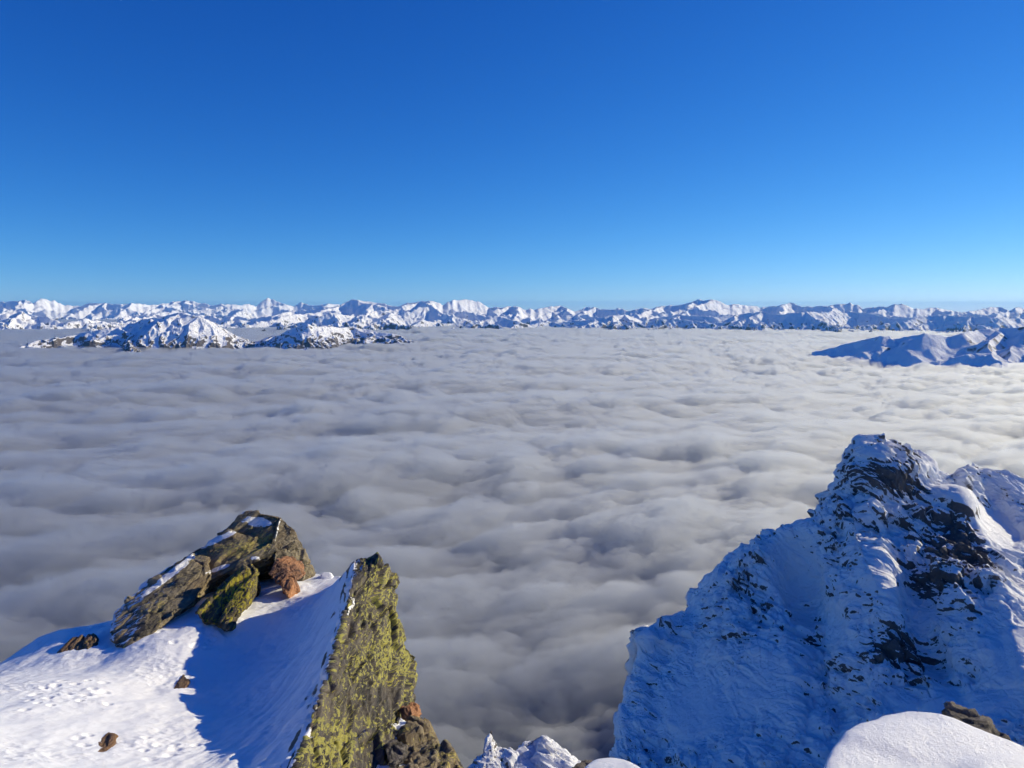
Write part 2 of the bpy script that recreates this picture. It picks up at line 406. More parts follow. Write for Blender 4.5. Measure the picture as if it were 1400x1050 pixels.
def build_face():
    cols = [
        [(872, 862, 106), (868, 905, 103), (856, 950, 99), (845, 990, 95), (832, 1040, 91), (812, 1110, 86)],
        [(905, 850, 107), (910, 900, 101), (905, 950, 96), (900, 1000, 91), (890, 1050, 86), (880, 1120, 80)],
        [(945, 838, 107), (955, 890, 100), (955, 945, 94), (955, 1000, 88), (955, 1060, 82), (950, 1130, 76)],
        [(985, 774, 108), (1000, 840, 100), (1010, 910, 93), (1015, 980, 87), (1015, 1050, 80), (1015, 1130, 74)],
        [(1042, 732, 110), (1060, 800, 102), (1075, 880, 93), (1080, 960, 86), (1080, 1040, 79), (1080, 1130, 72)],
        [(1078, 715, 110), (1095, 790, 105), (1125, 880, 94), (1140, 960, 86), (1145, 1040, 78), (1145, 1130, 71)],
        [(1120, 706, 110), (1140, 780, 99), (1175, 870, 89), (1190, 950, 82), (1200, 1040, 75), (1200, 1130, 69)],
        [(1157, 668, 111), (1180, 750, 100), (1215, 850, 89), (1240, 930, 83), (1255, 1030, 74), (1260, 1130, 67)],
        [(1167, 625, 112), (1190, 705, 103), (1230, 820, 92), (1262, 915, 83), (1282, 1020, 73), (1290, 1130, 66)],
        [(1182, 604, 112), (1212, 690, 104), (1250, 800, 94), (1290, 900, 84), (1310, 1010, 73), (1320, 1130, 65)],
        [(1228, 601, 113), (1256, 690, 104), (1300, 780, 92), (1340, 880, 82), (1365, 1000, 72), (1380, 1130, 63)],
        [(1262, 612, 113), (1290, 688, 105), (1328, 772, 93), (1366, 872, 82), (1395, 995, 71), (1405, 1130, 62)],
        [(1292, 639, 114), (1316, 685, 106), (1350, 760, 94), (1390, 860, 82), (1420, 990, 70), (1430, 1130, 61)],
        [(1330, 632, 119), (1350, 690, 112), (1395, 750, 101), (1440, 850, 84), (1470, 980, 70), (1480, 1130, 60)],
        [(1365, 641, 118), (1400, 700, 110), (1440, 760, 99), (1490, 850, 83), (1530, 980, 70), (1540, 1130, 59)],
        [(1402, 657, 117), (1450, 710, 108), (1500, 760, 97), (1550, 850, 80), (1590, 980, 71), (1600, 1130, 59)],
        [(1480, 690, 114), (1530, 740, 104), (1580, 790, 93), (1640, 870, 77), (1680, 980, 71), (1700, 1130, 59)],
    ]
    L = np.array([[P(*q) for q in c] for c in cols])            # columns, rows, 3
    back = [L[:, 0] + np.array([3, 95, -190.]), L[:, 0] + np.array([2, 40, -60.]), L[:, 0] + np.array([1.5, 13, -11.])]
    low = [L[:, -1] + np.array([-2, -9, -25.]), L[:, -1] + np.array([-6, -30, -140.])]
    L = np.stack(back + [L[:, k] for k in range(L.shape[1])] + low, 1)
    left = [L[0] + np.array([30, 60, -120.]), L[0] + np.array([14, 34, -40.]), L[0] + np.array([4.5, 13, -7.])]
    right = [L[-1] + np.array([25, 3, -6.]), L[-1] + np.array([60, 10, -30.])]
    L = np.stack(left + list(L) + right, 0)
    nc, nr = L.shape[0], L.shape[1]
    def dense(a, b, lo, hi, n_in, n_lo, n_hi):
        return np.concatenate([np.linspace(0, a, n_lo, endpoint=False), np.linspace(a, b, n_in), np.linspace(b, hi, n_hi + 1)[1:]])
    ts = dense(2, nc - 3, 0, nc - 1, 1150, 60, 60); tr = dense(2.2, nr - 2.6, 0, nr - 1, 900, 60, 30)
    G = cubic_rows(L, ts); G = np.swapaxes(cubic_rows(np.swapaxes(G, 0, 1), tr), 0, 1)     # [col, row, 3]
    G = np.swapaxes(G, 0, 1)                                                                # rows (back to front), cols
    px, py = project(G)
    N = grid_normals(G); N *= np.where(N[..., 2:3] < 0, -1, 1)
    sh = G.shape[:2]; p = G.reshape(-1, 3); n = N.reshape(-1, 3)
    # how rough the snow cover is: smooth gullies and bowls, rough ribs
    E = lambda *a: ell(px, py, *a).ravel()
    rough = 0.72 + 0.7 * n3(p / 9.0) + 0.35 * n3(p / 3.5 + 7)
    rough -= 0.5 * E(1085, 770, 30, 60, 20) + 0.6 * E(960, 960, 60, 60) + 1.3 * E(1360, 720, 30, 45, -40) + 0.7 * E(1390, 860, 50, 90) + 0.6 * E(1150, 860, 25, 60, -20) + 0.8 * E(1300, 960, 70, 25)
    rough += 0.8 * E(1215, 640, 50, 40) + 0.5 * E(1130, 720, 50, 60) + 0.8 * E(1310, 760, 70, 60, 30) + 0.4 * E(1010, 800, 60, 40, -40)
    rough -= 1.6 * E(1300, 683, 32, 18, 25) + 1.2 * E(1265, 632, 22, 12, 35)
    rough = np.clip(rough, 0.08, 1.3)
    w = np.stack([n3(p / 4 + 3), n3(p / 4 + 31), n3(p / 4 + 57)], 1)
    D0 = np.array([0.62, -0.30, -0.72]); D0 /= np.linalg.norm(D0); D2 = np.cross(D0, [0.5, 0.6, 0.3]); D2 /= np.linalg.norm(D2); D1 = np.cross(D2, D0)
    pb = np.stack([p @ D0, p @ D1, p @ D2], 1)
    d1, d2, idn = cell3((pb + 1.2 * w) / np.array([6.0, 2.4, 3.0]))
    b1, b2, idb = cell3((pb + 0.5 * w) / np.array([2.4, 0.85, 1.1]) + 5)
    d = 2.2 * n3(p / 14 + 2) * sstep(rough, 0.0, 0.5)
    d += rough * (1.9 * (_perm[idn] / 255.0 - 0.5) * sstep(d2 - d1, 0.0, 0.22) - 0.5 * d1)
    d += rough * (0.95 * (_perm[idb] / 255.0 - 0.5) * sstep(b2 - b1, 0.0, 0.2))
    d += rough * (0.45 * fbm3(pb / np.array([2.6, 1.1, 1.3]), 5) + 0.18 * fbm3(pb / np.array([0.8, 0.3, 0.4]), 3))
    d += 0.25 * n3(p / np.array([2.5, 9, 9])) 
    # summit block, snow cap and the ribs stand out of the face
    d += 2.0 * E(1215, 640, 42, 30) + 2.4 * E(1300, 688, 34, 20, 25) + 1.8 * E(1190, 780, 22, 90, -25) - 0.7 * E(1100, 790, 34, 110, -25) - 1.5 * E(1265, 880, 14, 80, -35)
    d += 1.4 * E(885, 872, 16, 14)
    fade = sstep(np.broadcast_to(tr[:, None], sh).ravel(), 0.6, 2.2)
    p2 = p + n * (d * fade)[:, None]
    N2 = grid_normals(p2.reshape(*sh, 3)); N2 *= np.where((N2 * N).sum(2, keepdims=True) < 0, -1, 1)
    n2v = N2.reshape(-1, 3)
    facing = 1 - n2v[:, 2]
    cav = (n * n2v).sum(1)
    dark = 1.0 * E(1318, 735, 52, 40, 25) + 0.9 * E(1275, 800, 38, 26, 20) + 1.0 * E(1222, 888, 46, 20, -8) + 0.75 * E(1240, 668, 62, 12, 14) + 0.55 * E(1195, 655, 26, 22) + 0.55 * E(1350, 690, 12, 10) + 0.45 * E(1150, 800, 50, 9, -45) + 0.35 * E(1170, 840, 70, 10, -30) + 0.4 * E(1255, 800, 60, 8, 55) + 0.25 * E(1330, 840, 40, 25, 50)
    dark = np.clip(dark, 0, 1) * (1 - 1.0 * E(1300, 680, 30, 15, 25).clip(0, 1))
    streak = n3(pb / np.array([3.2, 0.7, 1.2])) + 0.6 * n3(pb / np.array([1.3, 0.28, 0.5]) + 9)
    rock = -0.335 + 0.36 * streak + 0.50 * sstep(facing, 0.42, 0.95) + 0.30 * (1 - sstep(cav, 0.35, 0.9)) + 0.22 * (rough - 0.5) + 0.85 * dark
    o = mesh_obj('snowy_rock_face', p2, grid_faces(*sh), mat_face(), attrs={'rock': rock})
    tag(o, 'steep shaded snow plastered rock face rising across the gap to a rocky summit block', 'mountain face', kind='structure')
build_face()

# ------------------------------------------------------------------ the snow shoulder at our feet
def rbf(ctrl, x, y):
    c = np.array(ctrl, float); n = len(c)
    def k(r2): return np.where(r2 > 1e-12, 0.5 * r2 * np.log(r2 + 1e-12), 0.0)
    D = k(((c[:, None, :2] - c[None, :, :2]) ** 2).sum(2)) + np.eye(n) * 0.02
    A = np.zeros((n + 3, n + 3)); A[:n, :n] = D; A[:n, n] = 1; A[:n, n + 1:] = c[:, :2]; A[n, :n] = 1; A[n + 1:, :n] = c[:, :2].T
    w_ = np.linalg.solve(A, np.concatenate([c[:, 2], np.zeros(3)]))
    out = w_[n] + w_[n + 1] * x + w_[n + 2] * y
    for i in range(n): out = out + w_[i] * k((x - c[i, 0]) ** 2 + (y - c[i, 1]) ** 2)
    return out

EDGE = [(-260, 985, 7.0), (-100, 940, 7.4), (0, 905, 7.9), (40, 880, 8.2), (81, 862, 8.6), (115, 863, 8.9), (150, 852, 9.3), (200, 830, 9.6), (260, 805, 9.9), (340, 796, 10.0), (400, 790, 10.0), (432, 785, 10.0), (455, 787, 9.8), (490, 790, 9.6)]
CTRL = [P(*q) for q in EDGE] + [P(*q) for q in [
    (-150, 1050, 3.7), (0, 1050, 4.15), (100, 1050, 4.3), (180, 1050, 4.45), (260, 1050, 4.65), (330, 1050, 4.75), (390, 1050, 4.75),
    (-120, 980, 4.9), (0, 975, 5.2), (60, 930, 6.3), (100, 965, 5.6), (200, 955, 6.15), (70, 900, 7.4), (130, 905, 7.3), (200, 885, 7.3), (245, 868, 7.6), (240, 845, 8.1), (290, 870, 7.75), (280, 930, 6.8), (350, 900, 7.5), (300, 990, 5.75),
    (430, 855, 7.9), (360, 980, 6.0), (420, 930, 6.6), (398, 990, 5.65), (380, 830, 8.5), (330, 835, 8.3), (440, 820, 8.6)]]
CTRL += [np.array(q) for q in [(-4, 0.5, -1.75), (-1.5, 0.5, -1.65), (0.5, 0.3, -1.65), (-3.2, 2.4, -2.15), (-1.5, 2.2, -2.0), (-6, 2, -2.2), (1.5, 1, -1.75)]]
_e = np.array([P(*q) for q in EDGE])
_c = np.array([P(*q) for q in [(370, 1180, 3.7), (403, 1045, 4.35), (425, 985, 4.95), (446, 930, 5.6), (466, 870, 6.55), (476, 832, 7.2), (484, 762, 8.3), (486, 770, 9.2)]])

def ground_z(x, y):
    z = rbf(CTRL, x, y)
    ye = np.interp(x, _e[:, 0], _e[:, 1])
    xc = np.interp(y, _c[:, 1], _c[:, 0]); zc = np.interp(y, _c[:, 1], _c[:, 2]) - 0.03 + 0.05 * n2(y / 0.35, y * 0 + 3.3)
    wc = np.exp(-(np.maximum(0, xc - x) / 0.34) ** 1.25) * sstep(y, 3.2, 3.9) * (1 - sstep(y, 8.5, 9.1))
    z = np.maximum(z, z + (zc - z) * wc)
    d = np.maximum(0, y - ye + 0.05)
    z = z - 1.5 * d ** 1.6 / (0.3 + d) ** 0.35
    xr = np.interp(y, [0, 1.2, 2.0, 3.0] + list(_c[:-1, 1]) + [9.6, 12], [3.0, 2.0, -0.5, -1.1] + list(_c[:-1, 0] + 0.015) + [-1.9, -1.9])
    dr = np.maximum(0, x - xr)
    z = z - 6.0 * dr ** 1.5 / (0.10 + dr) ** 0.4 * sstep(y, 0.8, 2.2)
    return z

TRACKS = [(103, 940), (120, 934), (127, 947), (134, 952), (142, 936), (143, 951), (119, 955), (92, 953), (148, 967), (110, 962), (264, 884), (268, 882), (285, 880), (283, 887), (290, 877), (219, 863), (237, 878), (268, 1016), (240, 1022), (232, 1030), (238, 1018), (200, 1010), (196, 1024), (205, 1034), (215, 1018), (60, 945), (48, 952), (66, 958), (76, 942), (85, 935), (52, 965), (40, 960), (34, 975), (70, 968), (120, 1005), (114, 1017), (107, 1009)]

def mat_snow(name='snow', fine=1.0):
    m = NT(name); pos = m.pos()
    h = m.math('ADD', m.noise(pos, 22, 5, 0.65), m.math('MULTIPLY', m.noise(pos, 110, 3, 0.6), 0.35))
    b = m.bump(h, 0.28 * fine, 0.03)
    b = m.bump(m.voro(pos, 260), 0.22 * fine, 0.004, b)
    r = m.attr('rock')
    f = m.ramp(m.math('ADD', r, m.math('MULTIPLY', m.math('SUBTRACT', m.noise(pos, 3.5, 6, 0.7), 0.5), 1.2)), 0.45, 0.6)
    rc = m.mix(m.noise(pos, 4, 5), (0.05, 0.045, 0.04), (0.17, 0.13, 0.09))
    nd = m.principled(m.mix(f, SNOW, rc), 0.55, b, 0.25)
    return m.m
M_SNOW = mat_snow()
M_GRAIN = mat_snow('grainy_snow', 1.6)

def build_shoulder():
    x = np.concatenate([np.linspace(-14, -5.6, 60, endpoint=False), np.linspace(-5.6, -0.9, 620), np.linspace(-0.9, 6, 130)[1:]])
    y = np.concatenate([np.linspace(-4, 3.4, 50, endpoint=False), np.linspace(3.4, 10.6, 820), np.linspace(10.6, 26, 130)[1:]])
    X, Y = np.meshgrid(x, y)
    Z = ground_z(X, Y)
    Z += 0.07 * fbm2(X / 1.3, Y / 1.3, 5) + 0.026 * fbm2((X - 0.16 * Y) / 0.16, Y / 1.1, 3) * sstep(X, -2.9, -1.8) + 0.012 * fbm2(X / 0.22 + 5, Y / 0.35, 3)
    # wind ripples and a lumpy crust in the sunny part
    lump = sstep(n2(X / 0.8 + 4, Y / 0.8), -0.1, 0.5)
    Z += 0.014 * lump * fbm2(X / 0.09, Y / 0.07, 3)
    for (a, b) in TRACKS:
        best = None
        q = P(a, b, 1.0); t = np.linspace(3.5, 10.5, 700)
        zz = ground_z(q[0] * t, t); k = int(np.argmax(q[2] * t < zz)) 
        cx, cy = q[0] * t[k], t[k]
        r = 0.021 + 0.012 * rng.random()
        d2_ = ((X - cx) ** 2 + (Y - cy) ** 2 * 0.8) / (r * r)
        Z += -0.018 * np.exp(-d2_) + 0.004 * np.exp(-(np.sqrt(d2_) - 1.6) ** 2 * 3)
    for (a, b, r, hgt) in [(243, 942, 0.12, 0.014), (135, 1028, 0.15, 0.014), (108, 900, 0.24, 0.02), (300, 850, 0.28, 0.04), (390, 805, 0.22, 0.04)]:   # snow drifted against the stones
        q = P(a, b, 1.0); t = np.linspace(3.5, 10.5, 700)
        zz = ground_z(q[0] * t, t); k = int(np.argmax(q[2] * t < zz))
        dd = np.hypot(X - q[0] * t[k], Y - t[k]) / r
        Z += hgt * np.exp(-dd ** 2) * (1 + 0.5 * n2(X / 0.1, Y / 0.1)) - 0.35 * hgt * np.exp(-(dd - 1.7) ** 2 * 4)
    G = np.stack([X, Y, Z], 2); N = grid_normals(G)
    rock = sstep(1 - np.abs(N[..., 2]), 0.35, 0.7) - 0.15
    xc = np.interp(Y, _c[:, 1], _c[:, 0])
    near = np.exp(-(np.abs(xc - X) / 0.22) ** 1.5) * sstep(Y, 3.2, 3.9) * (1 - sstep(Y, 8.2, 8.8))
    rock = np.maximum(rock, -0.15 + near * (0.70 + 0.8 * n2((X - xc) / 0.05, Y / 0.4)))
    o = mesh_obj('snow_slope', G.reshape(-1, 3), grid_faces(*X.shape), M_SNOW, attrs={'rock': rock.ravel()})
    tag(o, 'trampled sunlit snow shoulder falling into a blue shaded hollow between the rocks', 'snow', kind='structure')
build_shoulder()

# ------------------------------------------------------------------ rocks
def ground_at(px, py):
    q = P(px, py, 1.0); t = np.linspace(3.0, 11, 1200)
    zz = ground_z(q[0] * t, t); hit = q[2] * t < zz
    return float(t[int(np.argmax(hit))]) if hit.any() else 9.0

def mat_rock(name, dark, light, lichen=0.0, lcol=(0.36, 0.34, 0.045), tint=None, tint_amt=0.0, scale=1.0):
    m = NT(name)
    bed = m.n('ShaderNodeAttribute', attribute_name='bed').outputs['Vector']
    st = m.mapping(bed, (0, 0, 0), (0.35, 1, 1.6))
    layers = m.noise(m.mapping(bed, (0, 0, 0), (0.25, 0.8, 5.0)), 7 * scale, 5, 0.65)
    big = m.noise(st, 3.5 * scale, 5, 0.6)
    col = m.mix(m.ramp(m.math('ADD', m.math('MULTIPLY', layers, 0.6), m.math('MULTIPLY', big, 0.5)), 0.40, 0.72), dark, light)
    spk = m.ramp(m.noise(bed, 90 * scale, 2, 0.5), 0.62, 0.75)
    col = m.mix(m.math('MULTIPLY', spk, 0.45), col, (0.40, 0.38, 0.34))
    if tint: col = m.mix(m.math('MULTIPLY', m.ramp(m.noise(st, 2.2 * scale, 4), 0.42, 0.6), tint_amt), col, tint)
    if lichen > 0:
        l1 = m.noise(m.mapping(bed, (0, 0, 0), (0.40, 1, 1)), 38 * scale, 5, 0.7, 0.4)
        l2 = m.noise(st, 2.6 * scale, 3, 0.5)
        thr = 0.66 - 0.20 * lichen
        la = m.math('ADD', l1, m.math('MULTIPLY', m.math('SUBTRACT', l2, 0.5), 0.30))
        lf = m.math('MULTIPLY', m.ramp(m.math('ADD', la, m.math('MULTIPLY', m.attr('lich'), 0.13)), thr + 0.055, thr + 0.075), 0.97)
        lc = m.mix(m.ramp(m.noise(bed, 60 * scale, 2), 0.35, 0.65), lcol, (lcol[0] * 0.62, lcol[1] * 0.68, lcol[2] * 1.1))
        col = m.mix(lf, col, lc)
    pos = m.pos()
    sn = m.ramp(m.math('ADD', m.attr('snow'), m.math('MULTIPLY', m.math('SUBTRACT', m.noise(pos, 14, 6, 0.7), 0.5), 0.9)), 0.50, 0.60)
    b = m.bump(m.math('ADD', m.math('MULTIPLY', layers, 0.8), m.noise(st, 30 * scale, 6, 0.7)), 0.9, 0.03 / scale)
    b = m.bump(m.noise(pos, 140, 4, 0.65), 0.5, 0.006, b)
    col = m.mix(sn, col, SNOW)
    m.principled(col, 0.75, b, 0.25)
    return m.m

def bm_hulls(hulls):
    bm = bmesh.new()
    for front, (tx, ty, tz), taper in hulls:
        f = np.array([P(*q) for q in front]); c = f.mean(0)
        b = c + (f - c) * taper + np.array([tx, ty, tz])
        vs = [bm.verts.new(q) for q in np.concatenate([f, b])]
        r = bmesh.ops.convex_hull(bm, input=vs)
        bmesh.ops.delete(bm, geom=list({g for g in r['geom_interior'] if isinstance(g, bmesh.types.BMVert)}), context='VERTS')
    return bm

def rock(name, hulls, mat, along, normal, voxel=0.012, amp=1.0, grain=0.30, snow_up=0.85, snow_amt=0.0, snow_dir=None, parent=None, lich=None, snowe=None, bevel=0.0, crack=1.0):
    """rock of one or more blocks, weathered along its bedding"""
    bm = bm_hulls(hulls); me = bpy.data.meshes.new(name + '_tmp'); bm.to_mesh(me); bm.free()
    t = bpy.data.objects.new(name + '_tmp', me); COL.objects.link(t)
    rm = t.modifiers.new('r', 'REMESH'); rm.mode = 'VOXEL'; rm.voxel_size = voxel
    sm = t.modifiers.new('s', 'SMOOTH'); sm.factor = 0.5; sm.iterations = 1
    dg = bpy.context.evaluated_depsgraph_get(); ev = t.evaluated_get(dg); m2 = ev.to_mesh()
    nv = len(m2.vertices); co = np.empty(nv * 3, np.float32); m2.vertices.foreach_get('co', co); co = co.reshape(-1, 3).astype(float)
    no = np.empty(nv * 3, np.float32); m2.vertices.foreach_get('normal', no); no = no.reshape(-1, 3).astype(float)
    q = np.empty(len(m2.polygons) * 4, np.int32); m2.polygons.foreach_get('vertices', q); q = q.reshape(-1, 4)
    ev.to_mesh_clear(); bpy.data.objects.remove(t); bpy.data.meshes.remove(me)
    a = np.array(along, float); a /= np.linalg.norm(a)
    nn = np.array(normal, float); nn -= a * nn.dot(a); nn /= np.linalg.norm(nn); s = np.cross(nn, a)
    bed = np.stack([co @ a, co @ s, co @ nn], 1)
    g = grain
    wv = np.stack([n3(bed / (2 * g) + 3), n3(bed / (2 * g) + 23), n3(bed / (2 * g) + 43)], 1)
    bw = bed + 0.35 * g * wv
    d1, d2, idn = cell3(bw / np.array([2.6 * g, 1.1 * g, 0.55 * g]))
    c1, c2, idc = cell3(bw / np.array([1.0 * g, 0.42 * g, 0.2 * g]) + 9)
    d = amp * g * (0.42 * (_perm[idn] / 255.0 - 0.5) * sstep(d2 - d1, 0, 0.05) - 0.09 * crack * (1 - sstep(d2 - d1, 0, 0.10)))
    d += amp * g * (0.15 * (_perm[idc] / 255.0 - 0.5) - 0.03 * crack * (1 - sstep(c2 - c1, 0, 0.12)))
    d += amp * g * (0.13 * fbm3(bed / np.array([1.6 * g, 0.8 * g, 0.5 * g]), 4) + 0.05 * fbm3(bed / np.array([0.18 * g, 0.08 * g, 0.05 * g]), 4, g=0.65))
    co2 = co + no * d[:, None]
    # smooth normals of the result
    fn = np.cross(co2[q[:, 2]] - co2[q[:, 0]], co2[q[:, 3]] - co2[q[:, 1]])
    vn = np.zeros_like(co2)
    for k in range(4): 
        for ax in range(3): vn[:, ax] += np.bincount(q[:, k], weights=fn[:, ax], minlength=nv)
    vn /= np.linalg.norm(vn, axis=1)[:, None] + 1e-12
    snow = np.clip((vn[:, 2] - snow_up) * 3.0, -1, 0.6) + snow_amt
    if snow_dir is not None:
        v, lo, hi, wgt = snow_dir; v = np.array(v, float); v /= np.linalg.norm(v)
        snow = np.maximum(snow, wgt * sstep((0.35 * vn + 0.65 * no) @ v, lo, hi))
    L = np.zeros(nv)
    ppx, ppy = project(co2)
    for e in (snowe or []): snow = np.maximum(snow, e[0] * ell(ppx, ppy, *e[1:]) - 0.2 * (vn[:, 2] < 0.3))
    for e in (lich or []): L += e[0] * ell(ppx, ppy, *e[1:])
    o = mesh_obj(name, co2, q, mat, parent=parent, attrs={'snow': snow, 'lich': L})
    at = o.data.attributes.new('bed', 'FLOAT_VECTOR', 'POINT'); at.data.foreach_set('vector', np.ascontiguousarray(bed, np.float32).ravel())
    return o

G_ = lambda x, y, dy=0.0: (x, y, ground_at(x, y) + dy)
MR_SLAB = mat_rock('lichen_slab_rock', (0.028, 0.027, 0.027), (0.17, 0.145, 0.115), lichen=0.88, lcol=(0.47, 0.42, 0.085))
MR_BOULDER = mat_rock('boulder_rock', (0.06, 0.055, 0.045), (0.34, 0.28, 0.18), lichen=0.64, lcol=(0.46, 0.37, 0.10), tint=(0.24, 0.16, 0.08), tint_amt=0.35)
MR_WEDGE = mat_rock('wedge_rock', (0.035, 0.032, 0.026), (0.15, 0.12, 0.07), lichen=0.75, lcol=(0.46, 0.38, 0.03))
MR_RUST = mat_rock('rusty_rock', (0.10, 0.06, 0.045), (0.42, 0.21, 0.11), tint=(0.50, 0.24, 0.11), tint_amt=0.7)
MR_BROWN = mat_rock('brown_rock', (0.05, 0.04, 0.03), (0.26, 0.17, 0.10), lichen=0.25, tint=(0.28, 0.15, 0.07), tint_amt=0.6)
MR_GREY = mat_rock('grey_rock', (0.06, 0.055, 0.05), (0.26, 0.22, 0.18))

# tall fin of rock
A = P(495, 765, 8.3); B = P(405, 1050, 4.35)
slab_al = A - B
slab = rock('lichen_slab', [
    ([(484, 762, 8.3), (500, 758, 8.35), (522, 763, 8.4), (543, 800, 8.5), (538, 832, 8.15), (500, 860, 7.2), (476, 832, 7.2)], (-0.25, 0.55, -1.4), 1.0),
    ([(476, 832, 7.2), (482, 800, 7.7), (536, 828, 8.1), (549, 868, 7.8), (552, 900, 7.4), (500, 950, 6.2), (458, 890, 6.2)], (-0.3, 0.5, -1.6), 1.0),
    ([(466, 870, 6.55), (545, 866, 7.8), (571, 896, 7.75), (556, 935, 7.2), (520, 975, 6.2), (441, 950, 5.4)], (-0.3, 0.5, -1.6), 1.0),
    ([(446, 930, 5.6), (548, 930, 7.1), (549, 965, 6.7), (535, 1000, 6.0), (500, 1060, 5.1), (395, 1080, 4.1), (403, 1045, 4.35), (425, 985, 4.95)], (-0.3, 0.5, -1.7), 1.0),
    ([(403, 1045, 4.35), (548, 980, 6.2), (530, 1050, 5.2), (500, 1180, 4.4), (370, 1180, 3.7)], (-0.3, 0.5, -1.6), 1.0),
], MR_SLAB, slab_al, np.cross(slab_al, (0.8, -0.5, 0.35)), voxel=0.0115, grain=0.26, amp=0.9, snow_up=0.93, snow_amt=-0.1, snow_dir=((-0.85, -0.15, 0.5), 0.35, 0.75, 0.72),
    lich=[(0.5, 555, 890, 30, 60, 10), (-0.7, 528, 950, 26, 16), (0.3, 505, 1010, 40, 40), (0.3, 450, 1010, 40, 40), (0.2, 520, 830, 30, 50), (-0.8, 478, 790, 18, 35, 10), (-0.5, 500, 1030, 22, 30)])
tag(slab, 'tall yellow lichen covered fin of layered rock with one snowy shaded side', 'rock')

# rock below the fin, its snow patch and the small stones in it
r = rock('rock_rib', [
    ([(560, 975, 6.3), (575, 985, 6.25), (600, 1008, 5.8), (618, 1035, 5.35), (636, 1052, 5.1), (600, 1100, 4.6), (540, 1080, 4.8), (552, 1010, 5.8)], (0.1, 0.6, -1.2), 1.0),
], MR_BOULDER, (0.5, -1, -0.6), (0.6, -0.3, 0.6), grain=0.22, snow_up=0.95, lich=[(0.5, 620, 1040, 20, 16), (0.4, 590, 1005, 10, 14), (-0.6, 570, 1045, 20, 25)])
tag(r, 'dark layered rock stepping down beside the foot of the lichen fin', 'rock')
r = rock('rusty_stone', [([(546, 968, 6.5), (556, 966, 6.5), (564, 976, 6.45), (562, 988, 6.4), (548, 984, 6.4)], (0.05, 0.25, -0.1), 0.9)], MR_RUST, (0.3, -1, -0.3), (0.5, 0, 1), grain=0.08, voxel=0.007, snow_up=1.2)
tag(r, 'small rust red stone wedged between the fin and the rock below', 'stone')
r = rock('snow_patch', [([(548, 982, 6.3), (560, 990, 6.1), (556, 1020, 5.55), (560, 1060, 5.0), (515, 1090, 4.6), (515, 1050, 5.1), (530, 1005, 5.8)], (-0.1, 0.5, -0.5), 1.0)], M_SNOW, (1, 0, 0), (0, 0, 1), grain=0.3, amp=0.35, crack=0.0)
tag(r, 'narrow patch of old snow between the lichen fin and the dark rock', 'snow patch', kind='structure')
r = rock('dark_stone', [([(526, 1022, 5.3), (538, 1016, 5.35), (552, 1020, 5.35), (554, 1036, 5.15), (545, 1048, 5.0), (530, 1046, 5.0)], (0.0, 0.2, -0.12), 0.9)], MR_GREY, (0.3, -1, -0.3), (0.5, 0, 1), grain=0.10, voxel=0.007, snow_up=1.2)
tag(r, 'dark stone poking out of the narrow snow patch below the fin', 'stone')

# long boulder outcrop
out = bpy.data.objects.new('boulder_outcrop', None); COL.objects.link(out)
tag(out, 'long grey brown boulder outcrop with patches of lichen and a snow filled top', 'rock')
_al = P(380, 720, 9.8) - P(180, 850, 8.6); _nm = (-0.35, -0.2, 0.9)
_sd = ((-0.75, 0.2, 0.65), 0.55, 0.8, 0.78)
_sn = [(1.0, 350, 713, 24, 8, 8), (1.0, 300, 736, 36, 5, -26), (0.9, 232, 786, 60, 6, -38), (0.8, 300, 777, 26, 4, -20), (0.7, 352, 764, 16, 4, 10)]
_li = [(0.9, 330, 750, 45, 12, -12), (0.6, 222, 828, 8, 10), (0.3, 260, 775, 30, 14, -35), (-0.8, 180, 860, 40, 25), (-0.6, 395, 750, 25, 40), (0.5, 365, 740, 14, 10)]
_kw = dict(voxel=0.0115, amp=0.7, snow_up=0.93, snow_amt=-0.05, snow_dir=_sd, snowe=_sn, lich=_li, parent=out)
rock('lower_block', [([(147, 860, 7.9), (157, 836, 8.15), (203, 795, 8.65), (262, 757, 9.2), (284, 762, 9.15), (290, 786, 8.9), (264, 824, 8.3), (217, 860, 7.75), (180, 885, 7.42), (155, 884, 7.5)], (-0.25, 0.8, -0.35), 0.95)], MR_BOULDER, _al, _nm, grain=0.34, **_kw)
rock('middle_block', [([(214, 789, 9.15), (262, 752, 9.45), (310, 724, 9.7), (368, 738, 9.7), (380, 752, 9.55), (352, 764, 9.32), (296, 779, 9.14), (268, 803, 8.95)], (-0.1, 0.9, -0.6), 0.95)], MR_BOULDER, _al, (-0.3, -0.35, 0.9), grain=0.28, **_kw)
rock('top_block', [([(300, 728, 9.75), (325, 704, 9.9), (352, 699, 9.95), (383, 703, 9.95), (400, 722, 9.85), (398, 748, 9.7), (370, 765, 9.5), (320, 745, 9.65)], (-0.05, 0.9, -0.8), 0.95)], MR_BOULDER, _al, (-0.5, -0.1, 0.9), grain=0.30, **_kw)
rock('end_block', [([(380, 704, 9.9), (404, 724, 9.9), (415, 755, 9.85), (425, 782, 9.8), (402, 797, 9.42), (376, 782, 9.32), (370, 745, 9.55)], (0.0, 0.7, -0.8), 0.95)], MR_BOULDER, (0.1, 0.3, 1), (0.8, -0.5, 0.1), grain=0.26, **_kw)
